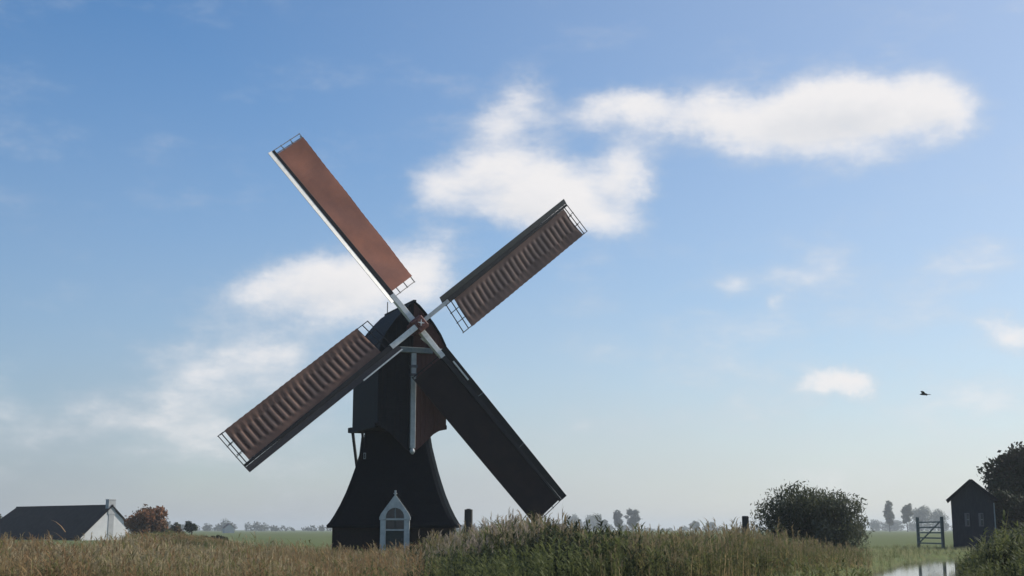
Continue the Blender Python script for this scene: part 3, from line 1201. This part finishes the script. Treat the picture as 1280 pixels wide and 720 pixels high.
def tree_px(name, label, cat, x0, x1, ytop, Y, n, size, mats, depth=None, base_z=0.0, ch_frac=.42, **kw):
    c = at((x0 + x1) / 2, ytop, Y)
    w = (x1 - x0) / 2 * (Y / F) * 1.0
    h = c.z - base_z
    return tree(name, label, cat, (c.x, c.y, base_z), h, w, depth or w, h * ch_frac, n, size, mats, **kw)


LD, LM, LG = M['leaf_dark'], M['leaf_mid'], M['leaf_grey']
# round willow bush: two joined shrubs
tree_px('willow_bush', 'round dark willow bush, the bigger of two by the ditch meadow', 'bush', 938, 1062, 601, 84, 13000, .14, [LM, LD, LG], ch_frac=.58, lumps=44, up=.9, aspect=.3, seed=11)
tree_px('willow_bush', 'round grey green willow bush growing against a bigger darker one', 'bush', 1000, 1084, 604, 82, 8500, .13, [LG, LM, LG], ch_frac=.58, lumps=34, up=.9, aspect=.3, seed=12)
# big tree behind the shed
tree_px('broadleaf_tree', 'big dark tree rising behind the shed', 'tree', 1222, 1330, 549, 116, 26000, .2, [M['leaf_right'], LD], ch_frac=.48, lumps=46, seed=13, depth=3.6)
tree_px('broadleaf_tree', 'lower dark tree close against the right side of the shed', 'tree', 1222, 1300, 606, 109, 10000, .17, [M['leaf_right'], LD], ch_frac=.5, lumps=22, seed=14, depth=2.2)
# left: autumn tree and shrubs by the farmhouse
tree_px('autumn_tree', 'orange brown autumn tree beside the white gable', 'tree', 158, 214, 629, 190, 5600, .24, [M['leaf_orange'], M['leaf_orange'], M['leaf_rust']], ch_frac=.5, lumps=16, seed=15)
tree_px('rusty_shrub', 'rusty brown shrub at the foot of the autumn tree', 'bush', 196, 232, 655, 185, 1800, .2, [M['leaf_rust'], LM], ch_frac=.5, lumps=10, seed=16)
tree_px('small_tree', 'small dark round tree beyond the rusty hedge', 'tree', 231, 249, 650, 230, 1200, .24, [LD, LM], ch_frac=.4, lumps=10, seed=17)
tree_px('small_tree', 'small thin grey tree between rusty shrub and dark round tree', 'tree', 214, 226, 651, 260, 500, .22, [LG], ch_frac=.4, lumps=7, seed=18)
tree_px('dark_tree', 'dark tree at the hipped end of the farmhouse roof', 'tree', -30, 6, 636, 235, 2200, .25, [LD, LM], ch_frac=.5, lumps=12, seed=19)
for i, (x0, x1, yt, lb) in enumerate(((158, 212, 669, 'low brown green hedge bush under the autumn tree'), (196, 252, 668, 'low green hedge bush below the small dark round tree'), (236, 292, 669, 'low green hedge bush at the meadow end of the hedge'))):
    tree_px('hedge_bush', lb, 'bush', x0, x1, yt, 150 + 4 * i, 4200, .2, [[M['leaf_rust'], LM], [LM, M['leaf_rust']], [LM, M['leaf_rust']]][i], ch_frac=.6, lumps=26, seed=20 + i)

# single far trees
FT = [(772, 634, 13, 1000, 'LD'), (790, 632, 19, 980, 'LD'), (742, 641, 28, 1750, 'LG'), (716, 642, 34, 1850, 'LG'), (754, 649, 16, 1300, 'LG'),
      (1110, 622, 15, 920, 'LG'), (1132, 620, 15, 920, 'LG'), (1150, 628, 30, 1250, 'LG'), (1172, 634, 26, 1350, 'LG'), (868, 650, 12, 1500, 'LG'), (888, 652, 16, 1700, 'LG')]
FL = ['slender dark tree at the far field edge, narrower of a pair', 'dark tree at the far field edge, broader of a pair',
      'pale hazy round tree left behind the dark far pair', 'pale hazy wide tree just past the lowest sail tip', 'small pale tree under the hazy round one',
      'tall grey tree on the horizon, first of two beside the willow bush', 'tall grey tree on the horizon, second of two from the willow bush',
      'pale hazy wide tree over the field gate', 'pale hazy low tree between gate and shed', 'tiny slim tree on the horizon right of the dark far pair', 'tiny round tree on the horizon near the short thick post']
for i, ((px, yt, w, Y, mm), lb) in enumerate(zip(FT, FL)):
    tree_px('far_tree', lb, 'tree', px - w / 2, px + w / 2, yt, Y, 2600, .42 * Y / 640, [{'LD': LD, 'LG': LM}[mm]], ch_frac=.47, lumps=24, seed=40 + i, group='single trees far across the polder')

# continuous far tree line on the horizon
rng = np.random.default_rng(99)
cs, rs = [], []
for x in np.arange(-760, 860, 4.5):
    Y = 1500 + 160 * math.sin(x * .006) + rng.uniform(-40, 40)
    hh = (6.2 + 1.8 * math.sin(x * .017 + 1) + 1.4 * math.sin(x * .061)) * (1.0 + .16 * rng.normal())
    hh = max(hh, 3.6)
    if x > 330:
        hh += 4 * float(sm(np.array(x), 340, 460))
    for q in range(2):
        cs.append((x + rng.uniform(-3, 3), Y + rng.uniform(-10, 10), hh * (.3 + .28 * q)))
        rs.append(hh * .46)
V, T, idx = leaf_cloud(np.array(cs), np.array(rs), 44000, 1.1, squash=.9)
V[:, 2] = np.maximum(V[:, 2], -.2)
tl = np_mesh('distant_wood', V, T, rng.integers(0, 2, len(T)), [LM, LD])
tag(tl, 'thin blue grey line of distant woodland along the horizon', 'woodland', kind='stuff')

# ------------------------------------------------------------------ reeds and grass
def strip(p, d, length, width, bend, side, nseg):
    """one tapering blade -> verts (2*nseg+1), tris"""
    vs, fs = [], []
    q = np.array(p, float)
    dd = np.array(d, float)
    for i in range(nseg):
        w = width * (1 - .75 * i / nseg) * (.7 if i == 0 else 1)
        vs += [q - side * w / 2, q + side * w / 2]
        q = q + dd * length / nseg
        dd = dd + np.array(bend) / nseg
        dd /= np.linalg.norm(dd)
    vs.append(q)
    for i in range(nseg - 1):
        a = 2 * i
        fs += [(a, a + 1, a + 3), (a, a + 3, a + 2)]
    a = 2 * (nseg - 1)
    fs.append((a, a + 1, a + 2))
    return vs, fs


def plant_proto(r, kind):
    """unit-height clump; materials 0 stem 1 leaf 2 plume"""
    V, T, MI = [], [], []

    def put(vs, fs, m):
        o = len(V)
        V.extend(vs)
        T.extend([tuple(i + o for i in f) for f in fs])
        MI.extend([m] * len(fs))
    ns = {'reed': 4, 'herb': 4, 'grass': 9}[kind]
    for s in range(ns):
        ang = r.uniform(0, 2 * math.pi)
        base = np.array([r.normal() * .11, r.normal() * .11, 0])
        h = r.uniform(.68, 1.05)
        lean = np.array([math.cos(ang), math.sin(ang), 0]) * r.uniform(.02, .14)
        d = np.array([0, 0, 1.0]) + lean
        d /= np.linalg.norm(d)
        side = np.cross(d, [math.cos(ang * 3), math.sin(ang * 3), 0])
        side /= np.linalg.norm(side)
        if kind == 'grass':
            vs, fs = strip(base, d, h, .022, lean * 5 + np.array([0, 0, -.3]), side, 3)
            put(vs, fs, 1 if s % 3 else 0)
            continue
        vs, fs = strip(base, d, h, .016, lean, side, 3)
        put(vs, fs, 0)
        nl = 6 if kind == 'reed' else 15
        for i in range(nl):
            f = r.uniform(.18, .92)
            a2 = r.uniform(0, 2 * math.pi)
            out_ = np.array([math.cos(a2), math.sin(a2), r.uniform(.4, 1.3)])
            out_ /= np.linalg.norm(out_)
            sd = np.cross(out_, [0, 0, 1.0])
            sd /= np.linalg.norm(sd)
            ln = r.uniform(.2, .36) if kind == 'reed' else r.uniform(.10, .2)
            wd = .026 if kind == 'reed' else .034
            vs, fs = strip(base + d * h * f, out_, ln, wd, (0, 0, -.9), sd, 3)
            put(vs, fs, 1)
        if kind == 'reed' and r.random() < .6:
            dirx = np.array([math.cos(ang), math.sin(ang), 0])
            for i in range(7):
                f = .86 + .16 * i / 7
                out_ = dirx * r.uniform(.15, .6) + np.array([r.normal() * .2, r.normal() * .2, 1])
                out_ /= np.linalg.norm(out_)
                sd = np.cross(out_, [r.normal(), r.normal(), .2])
                sd /= np.linalg.norm(sd)
                vs, fs = strip(base + d * h * f, out_, r.uniform(.07, .14), .017, dirx * .9 + np.array([0, 0, -.7]), sd, 2)
                put(vs, fs, 2)
    return np.array(V), np.array(T), np.array(MI)


def scatter(name, pts, hts, protos, mats, label, cat, seed, wide=1.0):
    r = np.random.default_rng(seed)
    Vs, Ts, Ms = [], [], []
    off = 0
    pid = r.integers(0, len(protos), len(pts))
    for k, (PV, PT, PM) in enumerate(protos):
        sel = np.where(pid == k)[0]
        if not len(sel):
            continue
        n = len(sel)
        a = r.uniform(0, 2 * math.pi, n)
        ca, sa = np.cos(a)[:, None], np.sin(a)[:, None]
        h = hts[sel][:, None]
        X = (PV[:, 0] * ca - PV[:, 1] * sa) * h * wide
        Yv = (PV[:, 0] * sa + PV[:, 1] * ca) * h * wide
        Z = PV[:, 2] * h
        lean = r.normal(size=(n, 2)) * .05
        X = X + Z * (lean[:, :1] - .04) + pts[sel, 0:1]
        Yv = Yv + Z * lean[:, 1:] + pts[sel, 1:2]
        Z = Z + pts[sel, 2:3]
        Vs.append(np.stack([X, Yv, Z], -1).reshape(-1, 3))
        Ts.append((PT[None] + (np.arange(n) * len(PV))[:, None, None] + off).reshape(-1, 3))
        # every clump picks its own shade for stems and leaves
        # (patches of one kind, with strays between)
        xx, yy = pts[sel, 0], pts[sel, 1]
        pat = np.sin(xx * .55 + 1.7 * np.sin(yy * .21 + seed)) + np.sin(yy * .47 + 1.3 * np.sin(xx * .33)) + .8 * r.normal(size=n)
        var = np.clip(np.floor((pat + 1.35) / .9), 0, 2).astype(int)[:, None]
        Ms.append((PM[None] * 3 + var).ravel())
        off += n * len(PV)
    o = np_mesh(name, np.concatenate(Vs), np.concatenate(Ts), np.concatenate(Ms), mats)
    tag(o, label, cat, kind='stuff')
    return o


rp_ = np.random.default_rng(5)
REED = [plant_proto(rp_, 'reed') for _ in range(10)]
HERB = [plant_proto(rp_, 'herb') for _ in range(8)]
GRASS = [plant_proto(rp_, 'grass') for _ in range(8)]

rs_ = np.random.default_rng(21)


def field(n, px0, px1, Y0, Y1):
    """random ground points inside the view wedge px0..px1 between two distances, denser near the far crest"""
    Y = Y0 + (Y1 - Y0) * rs_.random(n) ** .8
    px = px0 + (px1 - px0) * rs_.random(n)
    x = (px - 640) / F * Y * .9826
    return x, Y, px


def keep(x, Y, px, margin=2.6):
    d = ditch_dist(x, Y)
    mx = np.hypot(x - BASE.x, Y - BASE.y)
    k = (d > margin) & (mx > 6.2)
    return x[k], Y[k], px[k]


def crest(px, xs, ys):
    """height so that a plant standing at 45 m tops out at the photo's vegetation line"""
    return np.interp(px, xs, ys)


def zone(name, n, px0, px1, Y0, Y1, hx, hy, protos, mats, label, cat, seed, jitter=.13, wide=1.0, margin=2.6):
    x, Y, px = keep(*field(n, px0, px1, Y0, Y1), margin)
    h = np.interp(px, hx, hy) * (1 + jitter * rs_.normal(size=len(x)))
    clump = 1 + .07 * rs_.normal(size=len(x)) + .13 * np.sin(x * 1.1 + 2 * np.sin(Y * .35)) + .06 * np.sin(x * 2.7 + Y)
    h = np.clip(h * clump, .2, None)
    pts = np.stack([x, Y, ground_z(x, Y) - .03], 1)
    return scatter(name, pts, h, protos, mats, label, cat, seed, wide)


RR, RP = leafmat('red_brown_reed', (0.31, 0.205, 0.11), (0.24, 0.16, 0.085), .42), leafmat('pale_straw_reed', (0.46, 0.38, 0.24), (0.36, 0.29, 0.18), .4)
RS, RB, RO, RG, RK = M['reed_straw'], M['reed_brown'], M['reed_olive'], M['reed_green'], M['reed_dark']
PL, PB = M['plume'], M['plume_brown']
# left: brown reed, below eye height
zone('brown_reed', 3400, -30, 530, 26, 56, [-30, 150, 300, 400, 480, 530], [1.12, 1.02, .92, .82, .82, .9], REED, [RS, RR, RP, RB, RR, RO, PB, RR, RP],
     'low bed of brown and straw coloured reed in front of farmhouse and mill', 'reed', 31)
zone('green_undergrowth', 900, -30, 560, 24, 54, [-30, 560], [.72, .8], HERB, [RO, RG, RB, RG, RO, RO, PB, PB, PB],
     'green undergrowth between the brown reed stems', 'undergrowth', 32)
# middle: taller reed with pale plumes, past the mill door
zone('plumed_reed', 1600, 535, 735, 36, 60, [548, 580, 640, 700, 735], [1.08, 1.3, 1.52, 1.52, 1.25], REED, [RO, RG, RB, RG, RK, RO, PL, PB, PB],
     'tall reed with pale feathery plumes below the lowest sail tip', 'reed', 33)
zone('dark_herbs', 1900, 505, 860, 25, 50, [505, 560, 640, 700, 780, 860], [.75, 1.05, 1.2, 1.4, 1.42, 1.1], HERB, [RK, RK, RG, RK, RK, RG, PB, PB, PB],
     'mass of dark green tall herbs below the far tree pair', 'undergrowth', 34, wide=.9)
zone('olive_reed', 2300, 730, 1085, 30, 62, [730, 820, 940, 1000, 1085], [1.2, 1.25, 1.25, 1.12, .85], REED, [RO, RB, RS, RG, RO, RG, PB, PB, PB],
     'olive green and brown reed in front of the willow bushes', 'reed', 35)
zone('green_herbs', 1300, 800, 1080, 24, 50, [800, 900, 1080], [1.0, 1.05, .9], HERB, [RO, RG, RB, RG, RO, RG, PB, PB, PB],
     'green herbs at the foot of the olive reed', 'undergrowth', 36)
zone('hedge_undergrowth', 1800, 158, 300, 118, 150, [158, 230, 300], [1.15, 1.1, .3], HERB, [RO, RG, RR, RG, RO, RB, PB, PB, PB],
     'rough brown green growth along the hedge below the autumn tree', 'undergrowth', 40, wide=1.6)
# bank along the ditch
zone('bank_grass', 4200, 930, 1240, 44, 100, [930, 1240], [.42, .38], GRASS, [M['grass_pale'], RO, RP, M['grass_pale'], RG, M['grass_pale'], RO, RO, RO],
     'pale sunlit grass on the bank of the ditch', 'grass', 37, margin=1.7)
zone('meadow_grass', 5200, -30, 1290, 60, 125, [-30, 1290], [.38, .38], GRASS, [RO, RG, RO, RG, RO, M['grass_pale'], RO, RO, RO],
     'short meadow grass around the mill', 'grass', 38, margin=2.2)
# right corner
zone('dark_bank_herbs', 1500, 1200, 1310, 30, 62, [1200, 1225, 1260, 1310], [.65, 1.0, 1.3, 1.5], HERB, [RK, RG, RO, RK, RK, RG, PB, PB, PB],
     'dark green tall herbs on the ditch bank in front of the shed', 'undergrowth', 39, margin=1.6)

# ------------------------------------------------------------------ bird
c = at(1155, 493, 85)
bd = MB()
L_, n8 = .42, 8
ss = np.linspace(-1, 1, 9)
bd.tube([(s * .21, 0, .012 * math.cos(s * 2)) for s in ss], [max(.004, .055 * (1 - abs(s) ** 2.2)) for s in ss], n8)
for s in (-1, 1):
    root0, root1 = (.08, s * .03, .02), (-.08, s * .03, .015)
    mid0, mid1 = (.11, s * .24, .08), (-.05, s * .24, .07)
    tip0, tip1 = (.0, s * .47, .05), (-.05, s * .45, .045)
    up_ = Vector((0, 0, .012))
    V = [Vector(v) for v in (root0, root1, mid0, mid1, tip0, tip1)]
    V = V + [v + up_ for v in V]
    F_ = [(0, 1, 3, 2), (2, 3, 5, 4), (6, 8, 9, 7), (8, 10, 11, 9), (0, 2, 8, 6), (2, 4, 10, 8), (1, 7, 9, 3), (3, 9, 11, 5), (4, 5, 11, 10)]
    bd.add(V, F_)
tl_ = [Vector(v) for v in ((-.18, -.02, 0), (-.18, .02, 0), (-.30, .06, 0), (-.30, -.06, 0))]
bd.add(tl_ + [v + Vector((0, 0, .01)) for v in tl_], [(0, 1, 2, 3), (7, 6, 5, 4), (0, 4, 5, 1), (1, 5, 6, 2), (2, 6, 7, 3), (3, 7, 4, 0)])
bird = bd.build('bird', M['bird'])
bird.location = c
bird.scale = (1.4, 1.4, 1.4)
bird.rotation_euler = (R(8), R(-4), R(150))
tag(bird, 'dark bird gliding alone low in the pale sky', 'bird')

# ------------------------------------------------------------------ haze
hz = MB()
hz.box(-5400, 5400, -420, 5400, -2.2, 32)
hm_ = bpy.data.materials.new('haze')
hm_.use_nodes = True
t = hm_.node_tree
t.nodes.clear()
mo = N(t, 'ShaderNodeOutputMaterial')
pv = N(t, 'ShaderNodeVolumePrincipled')
pv.inputs['Color'].default_value = (0.84, 0.92, 0.97, 1)
pv.inputs['Density'].default_value = 0.00028
pv.inputs['Anisotropy'].default_value = 0.2
L(t, pv.outputs[0], mo.inputs['Volume'])
hz_o = hz.build('haze', hm_)
tag(hz_o, 'thin pale haze lying over the whole polder', 'haze', kind='stuff')
